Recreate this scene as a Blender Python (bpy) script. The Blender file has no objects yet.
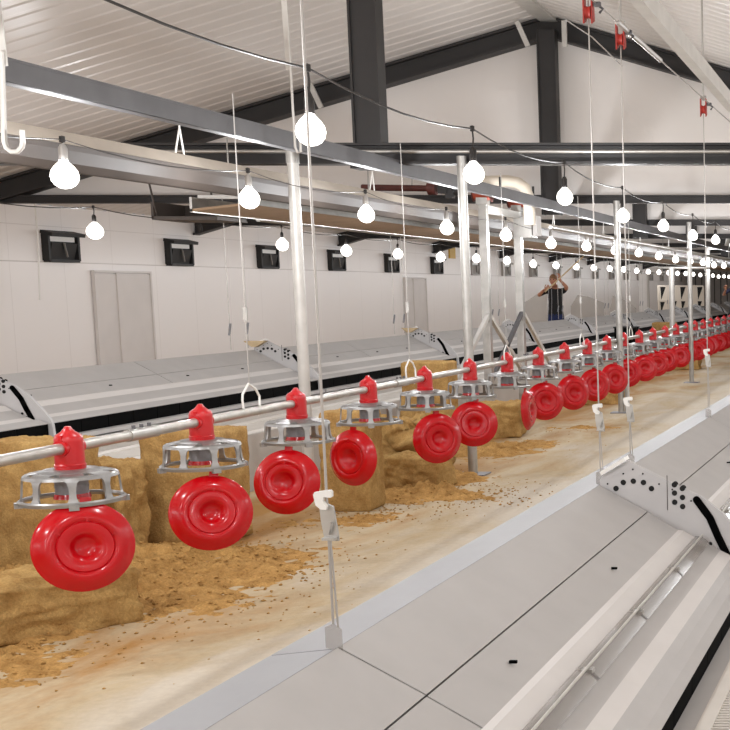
import bpy, math, random
from mathutils import Vector, Matrix, noise
random.seed(7)
C = bpy.context.scene.collection
F, PX, PY, HY = 1250.0, 886.0, 430.0, 288.0      # focal length and principal point (px), horizon row
HC = 1.56                                         # eye height
PITCH = math.atan((PY - HY) / F)
cp, sp = math.cos(PITCH), math.sin(PITCH)

# ------------------------------------------------------------------ pixel -> place
def ray(px, py):
    a, b = (px - PX) / F, (py - PY) / F
    return Vector((a, cp - b * sp, -sp - b * cp))
def at_y(px, py, Y):
    d = ray(px, py); t = Y / d.y
    return Vector((d.x * t, Y, HC + d.z * t))
def at_x(px, py, X):
    d = ray(px, py); t = X / d.x
    return Vector((X, d.y * t, HC + d.z * t))
def at_z(px, py, Z):
    d = ray(px, py); t = (Z - HC) / d.z
    return Vector((d.x * t, d.y * t, Z))

def yd(depth, z):                                 # depth along the optical axis -> Y, for a point z above the eye
    return (depth + z * sp) / cp
ORD = ['zeroth', 'first', 'second', 'third', 'fourth', 'fifth', 'sixth', 'seventh', 'eighth', 'ninth', 'tenth',
       'eleventh', 'twelfth', 'thirteenth', 'fourteenth', 'fifteenth', 'sixteenth', 'seventeenth', 'eighteenth',
       'nineteenth', 'twentieth', 'twenty-first', 'twenty-second', 'twenty-third', 'twenty-fourth', 'twenty-fifth',
       'twenty-sixth', 'twenty-seventh', 'twenty-eighth', 'twenty-ninth', 'thirtieth']

# ------------------------------------------------------------------ materials
def lin(c):
    return tuple(((v / 255) / 12.92 if v / 255 <= .04045 else (((v / 255) + .055) / 1.055) ** 2.4) for v in c)
M = {}
def mat(name, rgb, rough=.5, metal=0., var=0., scale=8., bump=0., bscale=60., spec=None, coat=0.):
    m = bpy.data.materials.new(name); m.use_nodes = True
    nt = m.node_tree; b = nt.nodes['Principled BSDF']
    col = lin(rgb)
    b.inputs['Base Color'].default_value = (*col, 1)
    b.inputs['Roughness'].default_value = rough
    b.inputs['Metallic'].default_value = metal
    if spec is not None: b.inputs['Specular IOR Level'].default_value = spec
    if coat: b.inputs['Coat Weight'].default_value = coat; b.inputs['Coat Roughness'].default_value = .08
    tc = nt.nodes.new('ShaderNodeTexCoord')
    if var:
        n = nt.nodes.new('ShaderNodeTexNoise'); n.inputs['Scale'].default_value = scale; n.inputs['Detail'].default_value = 6
        r = nt.nodes.new('ShaderNodeValToRGB')
        r.color_ramp.elements[0].position = .3; r.color_ramp.elements[1].position = .7
        r.color_ramp.elements[0].color = (*[v * (1 - var) for v in col], 1)
        r.color_ramp.elements[1].color = (*[min(1, v * (1 + var)) for v in col], 1)
        nt.links.new(tc.outputs['Object'], n.inputs['Vector']); nt.links.new(n.outputs['Fac'], r.inputs['Fac'])
        nt.links.new(r.outputs['Color'], b.inputs['Base Color'])
    if bump:
        n2 = nt.nodes.new('ShaderNodeTexNoise'); n2.inputs['Scale'].default_value = bscale; n2.inputs['Detail'].default_value = 5
        bp = nt.nodes.new('ShaderNodeBump'); bp.inputs['Strength'].default_value = bump; bp.inputs['Distance'].default_value = .02
        nt.links.new(tc.outputs['Object'], n2.inputs['Vector']); nt.links.new(n2.outputs['Fac'], bp.inputs['Height'])
        nt.links.new(bp.outputs['Normal'], b.inputs['Normal'])
    M[name] = m
    return m
mat('red_plastic', (178, 2, 14), .2, var=.06, scale=5, spec=.35, coat=.15)
mat('red_head', (186, 8, 20), .28, coat=.3)
mat('cast_grey', (150, 149, 148), .36, .65, var=.12, scale=20)
mat('tube_grey', (132, 132, 136), .5, .2, var=.2, scale=30)
mat('galvanised', (176, 174, 170), .38, .75, var=.12, scale=12)
mat('galvanised_pale', (196, 193, 188), .45, .35, var=.08, scale=9)
mat('pipe_metal', (178, 174, 168), .33, .7, var=.15, scale=14)
mat('nest_grey', (175, 172, 170), .5, var=.035, scale=6)
mat('nest_pale', (206, 202, 199), .5, var=.03, scale=6)  # paler copy of nest_grey; on the ribs it paints in stronger light
mat('nest_plate', (184, 182, 182), .5, var=.03, scale=8)
mat('black_rubber', (4, 4, 4), .8, spec=.05)
mat('hole_black', (10, 10, 10), .8)  # flat black painted in for the shade inside holes and openings
mat('seam', (70, 66, 62), .7)
mat('dark_steel', (42, 40, 40), .55, .1, var=.12, scale=4)
mat('grey_steel', (92, 91, 93), .5, .3, var=.12, scale=5)
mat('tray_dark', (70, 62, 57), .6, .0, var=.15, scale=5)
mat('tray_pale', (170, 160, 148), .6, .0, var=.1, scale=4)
mat('trough_tan', (150, 124, 98), .6, var=.12, scale=4)
mat('slat_white', (206, 200, 192), .5, var=.05, scale=9)
mat('white_plastic', (228, 226, 222), .4)
mat('wire', (176, 172, 168), .4, .5)
mat('black_cable', (36, 32, 30), .6)
mat('pulley_red', (168, 40, 28), .45)
mat('motor_orange', (156, 62, 38), .5)
mat('rust_red', (84, 38, 32), .6, var=.2, scale=10)
mat('pvc', (222, 212, 196), .4)
mat('wood', (190, 168, 132), .65, var=.15, scale=14)
mat('yellow', (206, 164, 40), .5)
mat('black_tshirt', (18, 18, 20), .85, bump=.15, bscale=20)
mat('blue_jeans', (22, 34, 74), .85, var=.2, scale=15)
mat('navy_cloth', (22, 22, 46), .85)
mat('skin', (170, 118, 92), .55)
mat('hair', (120, 86, 58), .7)
mat('dark_hair', (40, 30, 26), .7)
mat('shoe', (40, 38, 38), .6)
mat('eye_dark', (30, 24, 22), .4)
mat('lip', (150, 84, 78), .5)
mat('flange_steel', (130, 129, 131), .5, var=.03)
mat('inlet_pale', (158, 154, 150), .5)
mat('door_grey', (214, 209, 206), .55, var=.03, scale=3)
mat('panel_grey', (172, 166, 160), .6, var=.04, scale=3)
mat('shelf_white', (214, 204, 190), .6)
mat('inlet_black', (26, 25, 25), .6)
mat('inlet_grey', (120, 116, 112), .5)

def straw_mat(name, base, dark):
    m = bpy.data.materials.new(name); m.use_nodes = True; nt = m.node_tree; b = nt.nodes['Principled BSDF']
    b.inputs['Roughness'].default_value = .95; b.inputs['Specular IOR Level'].default_value = .1
    tc = nt.nodes.new('ShaderNodeTexCoord')
    n = nt.nodes.new('ShaderNodeTexNoise'); n.inputs['Scale'].default_value = 9; n.inputs['Detail'].default_value = 10; n.inputs['Roughness'].default_value = .72
    r = nt.nodes.new('ShaderNodeValToRGB')
    r.color_ramp.elements[0].position = .28; r.color_ramp.elements[0].color = (*lin(dark), 1)
    r.color_ramp.elements[1].position = .66; r.color_ramp.elements[1].color = (*lin(base), 1)
    n2 = nt.nodes.new('ShaderNodeTexNoise'); n2.inputs['Scale'].default_value = 85; n2.inputs['Detail'].default_value = 6; n2.inputs['Roughness'].default_value = .7
    mix = nt.nodes.new('ShaderNodeMixRGB'); mix.blend_type = 'OVERLAY'; mix.inputs[0].default_value = .6
    bp = nt.nodes.new('ShaderNodeBump'); bp.inputs['Strength'].default_value = .8; bp.inputs['Distance'].default_value = .012
    for q in (n, n2): nt.links.new(tc.outputs['Object'], q.inputs['Vector'])
    nt.links.new(n.outputs['Fac'], r.inputs['Fac']); nt.links.new(r.outputs['Color'], mix.inputs[1]); nt.links.new(n2.outputs['Fac'], mix.inputs[2])
    nt.links.new(mix.outputs[0], b.inputs['Base Color']); nt.links.new(n2.outputs['Fac'], bp.inputs['Height']); nt.links.new(bp.outputs['Normal'], b.inputs['Normal'])
    M[name] = m
straw_mat('straw', (192, 158, 102), (146, 108, 62))
straw_mat('loose_straw', (200, 158, 98), (142, 102, 54))

def floor_mat():
    m = bpy.data.materials.new('dusty_concrete'); m.use_nodes = True; nt = m.node_tree; b = nt.nodes['Principled BSDF']
    b.inputs['Roughness'].default_value = .8; b.inputs['Specular IOR Level'].default_value = .2
    tc = nt.nodes.new('ShaderNodeTexCoord'); sep = nt.nodes.new('ShaderNodeSeparateXYZ')
    nt.links.new(tc.outputs['Object'], sep.inputs[0])
    n = nt.nodes.new('ShaderNodeTexNoise'); n.inputs['Scale'].default_value = 1.1; n.inputs['Detail'].default_value = 9; n.inputs['Roughness'].default_value = .62; n.inputs['Distortion'].default_value = .6
    mp = nt.nodes.new('ShaderNodeMapping'); mp.inputs['Scale'].default_value = (1.3, .55, 1)
    nt.links.new(tc.outputs['Object'], mp.inputs[0]); nt.links.new(mp.outputs[0], n.inputs['Vector'])
    # spilled bedding lies thickest along the row of bales and thins out towards the aisle
    mr = nt.nodes.new('ShaderNodeMapRange'); mr.inputs['From Min'].default_value = -4.0; mr.inputs['From Max'].default_value = -2.2
    mr.inputs['To Min'].default_value = .22; mr.inputs['To Max'].default_value = -.16
    nt.links.new(sep.outputs['X'], mr.inputs['Value'])
    add = nt.nodes.new('ShaderNodeMath'); add.operation = 'ADD'; nt.links.new(n.outputs['Fac'], add.inputs[0]); nt.links.new(mr.outputs[0], add.inputs[1])
    r = nt.nodes.new('ShaderNodeValToRGB'); e = r.color_ramp.elements
    e[0].position = .36; e[0].color = (*lin((194, 184, 168)), 1)
    e[1].position = .78; e[1].color = (*lin((160, 118, 66)), 1)
    e2 = e.new(.56); e2.color = (*lin((182, 164, 134)), 1)
    nt.links.new(add.outputs[0], r.inputs['Fac'])
    n2 = nt.nodes.new('ShaderNodeTexNoise'); n2.inputs['Scale'].default_value = 26; n2.inputs['Detail'].default_value = 8; n2.inputs['Roughness'].default_value = .7
    nt.links.new(tc.outputs['Object'], n2.inputs['Vector'])
    mix = nt.nodes.new('ShaderNodeMixRGB'); mix.blend_type = 'OVERLAY'; mix.inputs[0].default_value = .22
    nt.links.new(r.outputs['Color'], mix.inputs[1]); nt.links.new(n2.outputs['Fac'], mix.inputs[2])
    nt.links.new(mix.outputs[0], b.inputs['Base Color'])
    bp = nt.nodes.new('ShaderNodeBump'); bp.inputs['Strength'].default_value = .25; bp.inputs['Distance'].default_value = .01
    nt.links.new(n2.outputs['Fac'], bp.inputs['Height']); nt.links.new(bp.outputs['Normal'], b.inputs['Normal'])
    M['floor'] = m
floor_mat()

def wall_mat():
    """white sandwich panels: thin joints every 1.15 m along the wall and two level joints"""
    m = bpy.data.materials.new('white_panels'); m.use_nodes = True; nt = m.node_tree; b = nt.nodes['Principled BSDF']
    b.inputs['Roughness'].default_value = .45
    tc = nt.nodes.new('ShaderNodeTexCoord'); sep = nt.nodes.new('ShaderNodeSeparateXYZ'); nt.links.new(tc.outputs['Object'], sep.inputs[0])
    def mth(op, a, v=None, c=None):
        q = nt.nodes.new('ShaderNodeMath'); q.operation = op
        for i, s in enumerate((a, v, c)):
            if s is None: continue
            if isinstance(s, (int, float)): q.inputs[i].default_value = s
            else: nt.links.new(s, q.inputs[i])
        return q.outputs[0]
    fy = mth('FRACT', mth('DIVIDE', sep.outputs['Y'], 1.15)); v = mth('LESS_THAN', fy, .012)
    h1 = mth('COMPARE', sep.outputs['Z'], 1.93, .008); h2 = mth('COMPARE', sep.outputs['Z'], 2.44, .006)
    f = mth('MULTIPLY', mth('MAXIMUM', mth('MULTIPLY', v, .3), mth('MAXIMUM', h1, mth('MULTIPLY', h2, .5))), .6)
    mix = nt.nodes.new('ShaderNodeMixRGB'); nt.links.new(f, mix.inputs[0])
    mix.inputs[1].default_value = (*lin((238, 234, 232)), 1); mix.inputs[2].default_value = (*lin((168, 160, 154)), 1)
    nt.links.new(mix.outputs[0], b.inputs['Base Color']); M['wall'] = m
wall_mat()
mat('roof_sheet', (208, 203, 199), .35, .0, var=.03, scale=2)
mat('curtain_film', (224, 219, 215), .6, bump=.9, bscale=1.6)
mat('end_panel', (190, 182, 176), .6, var=.05, scale=2)

def clear_mat():
    m = bpy.data.materials.new('clear_plastic'); m.use_nodes = True; b = m.node_tree.nodes['Principled BSDF']
    b.inputs['Base Color'].default_value = (*lin((168, 162, 156)), 1); b.inputs['Roughness'].default_value = .12
    b.inputs['Alpha'].default_value = .45; M['clear'] = m
clear_mat()
def bulb_mat():
    m = bpy.data.materials.new('lit_bulb_glass'); m.use_nodes = True; nt = m.node_tree
    nt.nodes.remove(nt.nodes['Principled BSDF']); out = nt.nodes['Material Output']
    e = nt.nodes.new('ShaderNodeEmission'); e.inputs['Color'].default_value = (1, .95, .87, 1); e.inputs['Strength'].default_value = 9
    t = nt.nodes.new('ShaderNodeBsdfTransparent'); mx = nt.nodes.new('ShaderNodeMixShader'); mx.inputs[0].default_value = .35
    nt.links.new(t.outputs[0], mx.inputs[1]); nt.links.new(e.outputs[0], mx.inputs[2]); nt.links.new(mx.outputs[0], out.inputs['Surface'])
    m.cycles.emission_sampling = 'NONE'; M['bulb'] = m
bulb_mat()

# ------------------------------------------------------------------ mesh building
class MB:
    def __init__(s): s.v, s.f, s.mi = [], [], []
    def add(s, vs, fs, mi=0):
        n = len(s.v); s.v += [Vector(v) for v in vs]; s.f += [[i + n for i in f] for f in fs]; s.mi += [mi] * len(fs); return s
    def box(s, c, size, R=None, mi=0):
        x, y, z = [q / 2 for q in size]
        vs = [Vector(p) for p in ((-x,-y,-z),(x,-y,-z),(x,y,-z),(-x,y,-z),(-x,-y,z),(x,-y,z),(x,y,z),(-x,y,z))]
        if R is not None: vs = [R @ p for p in vs]
        c = Vector(c)
        return s.add([p + c for p in vs], [(0,3,2,1),(4,5,6,7),(0,1,5,4),(1,2,6,5),(2,3,7,6),(3,0,4,7)], mi)
    def tube(s, pts, r, n=8, mi=0, closed=False, r2=None):
        pts = [Vector(p) for p in pts]; k = len(pts); vs = []; fs = []
        up0 = None
        for i, p in enumerate(pts):
            if closed: t = pts[(i + 1) % k] - pts[i - 1]
            else: t = pts[min(i + 1, k - 1)] - pts[max(i - 1, 0)]
            t.normalize()
            if up0 is None: up0 = Vector((0, 0, 1)) if abs(t.z) < .9 else Vector((0, 1, 0))
            a = (up0 - t * up0.dot(t))
            if a.length < 1e-5: a = t.orthogonal()
            a.normalize(); up0 = a; b = t.cross(a)
            rr = r if r2 is None else r + (r2 - r) * i / max(1, k - 1)
            for j in range(n):
                q = 2 * math.pi * j / n; vs.append(p + a * rr * math.cos(q) + b * rr * math.sin(q))
        for i in range(k if closed else k - 1):
            for j in range(n):
                i2 = (i + 1) % k
                fs.append((i * n + j, i * n + (j + 1) % n, i2 * n + (j + 1) % n, i2 * n + j))
        if not closed: fs += [tuple(range(n))[::-1], tuple((k - 1) * n + j for j in range(n))]
        return s.add(vs, fs, mi)
    def lathe(s, prof, n=24, mi=0, M4=None, cap=True):
        vs = []; fs = []; k = len(prof)
        for r, z in prof:
            for j in range(n):
                q = 2 * math.pi * j / n; vs.append(Vector((r * math.cos(q), r * math.sin(q), z)))
        for i in range(k - 1):
            for j in range(n): fs.append((i * n + j, i * n + (j + 1) % n, (i + 1) * n + (j + 1) % n, (i + 1) * n + j))
        if cap and prof[0][0] > 1e-4: fs.append(tuple(range(n))[::-1])
        if cap and prof[-1][0] > 1e-4: fs.append(tuple((k - 1) * n + j for j in range(n)))
        if M4 is not None: vs = [M4 @ v for v in vs]
        return s.add(vs, fs, mi)
    def prism(s, poly, y0, y1, mi=0):                      # poly of (x, z), swept along Y
        n = len(poly); vs = [(x, y0, z) for x, z in poly] + [(x, y1, z) for x, z in poly]
        fs = [(i, (i + 1) % n, n + (i + 1) % n, n + i) for i in range(n)] + [tuple(range(n))[::-1], tuple(range(n, 2 * n))]
        return s.add(vs, fs, mi)
    def prism_x(s, poly, x0, x1, mi=0):                    # poly of (y, z), swept along X
        n = len(poly); vs = [(x0, y, z) for y, z in poly] + [(x1, y, z) for y, z in poly]
        fs = [(i, (i + 1) % n, n + (i + 1) % n, n + i) for i in range(n)] + [tuple(range(n))[::-1], tuple(range(n, 2 * n))]
        return s.add(vs, fs, mi)
    def sheet(s, line, th, y0, y1, mi=0):                  # a folded sheet: polyline (x, z) of thickness th, swept along Y
        pts = [Vector((x, z)) for x, z in line]; off = []
        for i, p in enumerate(pts):
            d = pts[min(i + 1, len(pts) - 1)] - pts[max(i - 1, 0)]; d.normalize(); off.append(p + Vector((d.y, -d.x)) * th)
        n = len(pts)
        for i in range(n - 1):
            q = [pts[i], pts[i + 1], off[i + 1], off[i]]
            s.prism([(p.x, p.y) for p in q], y0, y1, mi)
        return s
    def build(s, name, m, parent=None, smooth=False, angle=None, world=True):
        off = Vector((0, 0, 0))
        if parent is not None and world: off = parent.get('_o', (0, 0, 0)); off = Vector(off)
        me = bpy.data.meshes.new(name); me.from_pydata([tuple(v - off) for v in s.v], [], s.f); me.update()
        for q in (m if isinstance(m, (list, tuple)) else [m]): me.materials.append(M[q] if isinstance(q, str) else q)
        for p, i in zip(me.polygons, s.mi): p.material_index = i
        import bmesh
        bm = bmesh.new(); bm.from_mesh(me); bmesh.ops.recalc_face_normals(bm, faces=bm.faces); bm.to_mesh(me); bm.free()
        if smooth:
            for p in me.polygons: p.use_smooth = True
            try: me.set_sharp_from_angle(angle=math.radians(angle or 38))
            except Exception: pass
        o = bpy.data.objects.new(name, me); C.objects.link(o)
        if parent is not None: o.parent = parent; o['_o'] = tuple(off)
        return o

def tag(o, label=None, cat=None, group=None, kind=None):
    if label: o['label'] = label
    if cat: o['category'] = cat
    if group: o['group'] = group
    if kind: o['kind'] = kind
    return o
def thing(name, loc, label, cat, group=None, rz=0):
    o = bpy.data.objects.new(name, None); C.objects.link(o); o.location = loc; o.rotation_euler = (0, 0, rz); o.empty_display_size = .1
    o['_o'] = tuple(loc)
    return tag(o, label, cat, group)
def struct(o): o['kind'] = 'structure'; return o
def copy_tree(o, parent=None):
    c = o.copy(); C.objects.link(c)
    if parent is not None: c.parent = parent
    for ch in [q for q in C.objects if q.parent == o]: copy_tree(ch, c)
    return c
def kids(o): return [q for q in C.objects if q.parent == o]

# ------------------------------------------------------------------ the building
WX, EX, YB, YE = -12.0, 3.4, -5.0, 78.0
RX, RZ, SL = -4.24, 4.96, .287                       # ridge and roof slope
def roof_z(x): return RZ - SL * abs(x - RX)
struct(MB().box(((WX + EX) / 2, (YB + YE) / 2, -.05), (EX - WX + .4, YE - YB, .1)).build('floor', 'floor'))
struct(MB().box((WX - .06, (YB + YE) / 2, roof_z(WX) / 2), (.12, YE - YB, roof_z(WX))).build('wall_left', 'wall'))
struct(MB().box((EX + .06, (YB + YE) / 2, roof_z(EX) / 2), (.12, YE - YB, roof_z(EX))).build('wall_right', 'wall'))
gable = [(WX, 0), (EX, 0), (EX, roof_z(EX)), (RX, RZ), (WX, roof_z(WX))]
struct(MB().prism(gable, YE, YE + .1).build('wall_far', 'end_panel'))
struct(MB().prism(gable, YB - .1, YB).build('wall_back', 'wall'))
mb = MB()                                             # corrugated roof sheets, ribs running down the slope
ys = []; y = YB
while y < YE: ys += [(y, 0), (y + .15, 0), (y + .175, .009), (y + .225, .009)]; y += .25
for side, xe in ((0, WX), (1, EX)):
    vs = []; fs = []
    for yy, h in ys:
        vs += [(RX, yy, RZ + h), (xe, yy, roof_z(xe) + h)]
    for i in range(len(ys) - 1): fs.append((2 * i, 2 * i + 1, 2 * i + 3, 2 * i + 2))
    mb.add(vs, fs)
struct(mb.build('ceiling', 'roof_sheet'))

# far-end panelling: upright ribs of the end wall
mb = MB()
for i in range(40): mb.box((WX + .2 + i * .39, YE - .03, 1.3), (.05, .05, 2.5))
struct(mb.build('trim_1', 'seam'))

# steel portal frames
FR = [yd(10.3 + 5.7 * k, 1.1) for k in range(12)]
TZ0, TZ1 = 2.57, 2.74
def beam_i(mb, x0, x1, y, z0, z1, w=.16, t=.025):
    mb.box(((x0 + x1) / 2, y, z1 - t / 2), (x1 - x0, w, t)); mb.box(((x0 + x1) / 2, y, z0 + t / 2), (x1 - x0, w, t))
    mb.box(((x0 + x1) / 2, y, (z0 + z1) / 2), (x1 - x0, .03, z1 - z0 - 2 * t))
def rafter(mb, xe, y, d=.26, w=.2, t=.03):
    a = .002
    for o0, o1, ww in ((a, a + t, w), (d - t, d, w), (a + t, d - t, .05)):
        vs = []
        for x in (RX, xe):
            z = roof_z(x) - .005
            for yy in (y - ww / 2, y + ww / 2):
                vs += [(x, yy, z - o0), (x, yy, z - o1)]
        mb.add(vs, [(0, 1, 3, 2), (4, 6, 7, 5), (0, 4, 5, 1), (2, 3, 7, 6), (0, 2, 6, 4), (1, 5, 7, 3)])
for k, y in enumerate(FR):
    lab = ['dark steel roof frame nearest the camera, wide post hanging from the roof to its cross beam',
           'dark steel roof frame whose white film fills the gable, post under the ridge'][k] if k < 2 else \
          'dark steel roof frame beyond the white gable film, %s frame from the camera' % ORD[k + 1]
    t = thing('roof_frame', (RX, y, TZ1), lab, 'steel frame', 'steel roof frames')
    for xe in (WX + .01, EX - .01): m_ = MB(); rafter(m_, xe, y, .17 if k == 0 else .26); m_.build('rafter', 'dark_steel', t)
    m_ = MB(); beam_i(m_, WX + .02, EX - .02, y, TZ0 if k == 0 else TZ0 + .065, TZ1, .16 if k == 0 else .1, .02); m_.build('cross_beam', 'dark_steel', t)
    cb = MB(); zt = RZ - .2
    zb = TZ1 if k == 0 else TZ0 - .09
    if k > 1: zb = TZ0 - .15
    yy = y if k == 0 else y - .14
    for s_ in (-1, 1): cb.box((RX + s_ * .105, yy, (zt + zb) / 2), (.018, .16, zt - zb))
    cb.box((RX, yy - .05, (zt + zb) / 2), (.2, .02, zt - zb))
    cb.build('post', 'dark_steel', t)
    if k == 0:
        MB().box((RX + .02, y - .02, TZ0 - .02), (.3, .2, .04)).build('bracket', 'dark_steel', t)
    if k == 1:
        for xx, ang in ((-4.5, .4), (-3.98, 0), (-7.1, .4)):
            zz = roof_z(xx) - .2
            MB().box((xx, y - .3, zz), (.06, .03, .32), Matrix.Rotation(-ang, 3, 'Y')).build('purlin_cleat', 'galvanised_pale', t)
fz = TZ0 + .07
FILM = [(WX, fz), (EX, fz), (EX, roof_z(EX) - .01), (RX, RZ - .01), (WX, roof_z(WX) - .01)]
for y in FR[1:]: struct(MB().prism(FILM, y + .11, y + .13).build('wall_gable', 'curtain_film'))
mb = MB().box((RX, (YB + YE) / 2, RZ - .045), (.22, YE - YB, .05)); struct(mb.build('trim_2', 'galvanised_pale'))

# doors in the left wall
def door(name, xa, xb):
    a, b = at_x(xa, 300, WX), at_x(xb, 300, WX); y0, y1 = a.y, b.y
    d = MB(); d.box((WX + .02, (y0 + y1) / 2, .89), (.04, y1 - y0, 1.78)); o = struct(d.build(name, 'door_grey'))
    f = MB()
    for yy in (y0, y0 + (y1 - y0) * .38, y1): f.box((WX + .035, yy, .9), (.05, .035, 1.8))
    f.box((WX + .035, (y0 + y1) / 2, 1.81), (.05, y1 - y0 + .04, .035)); f.build('door_frame', 'door_grey', o)
door('door_1', 93, 149); door('door_2', 404, 425)

# air inlets along the left wall
def inlet(i, y):
    t = thing('air_inlet', (WX, y, 1.95), ('black flap' if i < 6 else 'grey flap') + ' air inlet high on the white side wall, %s inlet from the left' % ORD[i + 1], 'air inlet', 'air inlets in the side wall')
    z0, z1, w = 1.95, 2.33, .66; mm = 'inlet_black' if i < 6 else 'inlet_pale'
    f = MB()
    f.box((WX + .05, y - w / 2, (z0 + z1) / 2), (.1, .045, z1 - z0)); f.box((WX + .05, y + w / 2, (z0 + z1) / 2), (.1, .045, z1 - z0))
    f.box((WX + .05, y, z0), (.1, w, .04)); f.box((WX + .012, y, (z0 + z1) / 2), (.02, w, z1 - z0)); f.build('frame', mm, t)
    h = MB(); h.box((WX + .09, y, z1 + .01), (.18, w + .08, .05), Matrix.Rotation(.22, 3, 'Y')); h.build('hood', mm, t)
    fl = MB(); fl.box((WX + .07, y, z0 + .14), (.02, w - .1, .24), Matrix.Rotation(.25, 3, 'Y')); fl.build('flap', mm, t)
    MB().box((WX + .06, y, z1 - .07), (.03, w - .12, .07)).build('seal', 'white_plastic', t)
    MB().tube([(WX + .1, y + .05, z0 + .06), (WX + .12, y - .04, z0 + .26)], .014, 6).build('lever', 'inlet_grey', t)
y0 = at_x(58, 250, WX).y
for i in range(19): inlet(i, y0 + 3.05 * i)

# ------------------------------------------------------------------ overhead rails and trays
def long_bar(name, poly, y0, y1, m, label, cat='rail', hang=None):
    o = MB().prism(poly, y0, y1).build(name, m); tag(o, label, cat); return o
zb, zt, xr = HC + .93, HC + 1.04, -3.98
mb = MB()
mb.box((xr - .01, 15, (zb + zt) / 2), (.014, 40, zt - zb)); mb.box((xr - .045, 15, zt - .006), (.09, 40, .012)); mb.box((xr - .045, 15, zb + .006), (.09, 40, .012))
tag(mb.build('steel_channel', 'grey_steel'), 'long grey steel channel running under the first cross beam, upper of the two overhead beams', 'steel beam')
t = thing('cable_tray', (-4.8, 12, HC + .7), 'long cream topped tray with a dark belly hanging below the grey channel', 'tray')
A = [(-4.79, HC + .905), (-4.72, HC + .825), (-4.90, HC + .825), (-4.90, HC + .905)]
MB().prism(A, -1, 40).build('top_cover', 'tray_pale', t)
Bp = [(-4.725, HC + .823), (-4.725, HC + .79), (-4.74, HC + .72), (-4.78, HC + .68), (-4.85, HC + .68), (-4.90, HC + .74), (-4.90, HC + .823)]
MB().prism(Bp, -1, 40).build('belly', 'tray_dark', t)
for yy in [5.45 + 3.2 * k for k in range(10)]:
    m_ = MB(); m_.tube([(-4.79, yy, TZ1), (-4.79, yy, HC + 1.08), (-4.8, yy - .06, HC + .88)], .006, 6); m_.tube([(-4.79, yy, HC + 1.08), (-4.8, yy + .06, HC + .88)], .006, 6); m_.build('hanger', 'white_plastic', t)
# wide suspended trough with tan underside
t = thing('feed_trough', (-5.25, 10.1, HC + .6), 'wide suspended trough with a tan underside, beyond the cream tray', 'trough')
MB().prism([(-5.55, HC + .605), (-5.02, HC + .665), (-5.02, HC + .685), (-5.55, HC + .625)], 10.1, 44).build('bottom', 'trough_tan', t)
MB().prism([(-5.02, HC + .655), (-5.0, HC + .655), (-5.06, HC + .80), (-5.08, HC + .80)], 10.1, 44).build('side', 'galvanised', t)
MB().prism([(-5.55, HC + .6), (-5.53, HC + .6), (-5.53, HC + .72), (-5.55, HC + .72)], 10.1, 44).build('side', 'galvanised', t)
for yy in (10.25, 13, 18, 22, 26, 30, 34, 38):
    m_ = MB(); m_.box((-5.3, yy, HC + .73), (.5, .05, .03)); m_.tube([(-5.3, yy, HC + .73), (-5.3, yy, HC + 1.2)], .006, 6); m_.build('hanger', 'galvanised', t)
# box at the near end of the trough
mb = MB(); mb.box((-5.9, 10.9, HC + .585), (.55, .5, .03)); mb.box((-6.17, 10.9, HC + .65), (.02, .5, .14)); mb.box((-5.9, 11.14, HC + .65), (.55, .02, .14)); mb.tube([(-6.15, 10.68, HC + .6), (-6.15, 10.55, TZ0 + .02)], .008, 6); mb.tube([(-5.65, 10.68, HC + .59), (-5.65, 10.55, TZ0 + .02)], .008, 6)
tag(mb.build('motor_tray', 'tray_dark'), 'dark open bracket tray beside the near end of the tan trough', 'bracket')
for i, (x, z, r, y0_, y1_, lab) in enumerate([
        (-5.95, HC + .66, .035, 12, 60, 'thin galvanised conduit beyond the tan trough'),
        (-5.75, HC + .84, .04, 11, 60, 'galvanised water pipe high beyond the tan trough'),
        (-3.45, HC + .62, .022, 13, 60, 'thin galvanised pipe right of the post row, under the cross beams'),
        (-6.9, HC + .78, .045, 14, 60, 'galvanised pipe nearest the side wall, under the cross beams')]):
    m_ = MB().tube([(x, y0_, z), (x, y1_, z)], r, 10)
    for y in FR:
        if y0_ < y < y1_: m_.tube([(x, y, z), (x, y, TZ0 + .08)], .008, 6)
    tag(m_.build('conduit', 'galvanised', smooth=True), lab, 'pipe')
# galvanised channel at top right
h = HC + 1.04; s0 = .0
mb = MB(); mb.box((-.912, 12, h + .004), (.05, 26, .008)); mb.box((-.89, 12, h + .036), (.008, 26, .075)); mb.box((-.905, 12, h + .072), (.035, 26, .006)); mb.box((-.934, 12, h + .012), (.006, 26, .02))
tag(mb.build('steel_channel', 'galvanised_pale'), 'bright galvanised channel slanting across the top right corner', 'steel beam')

tag(MB().tube([(-9, FR[0] - .115, HC + 1.105), (EX - .02, FR[0] - .115, HC + 1.105)], .015, 10).build('cross_pipe', 'galvanised', smooth=True), 'bright pipe running along the face of the first dark cross beam', 'pipe')
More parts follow.
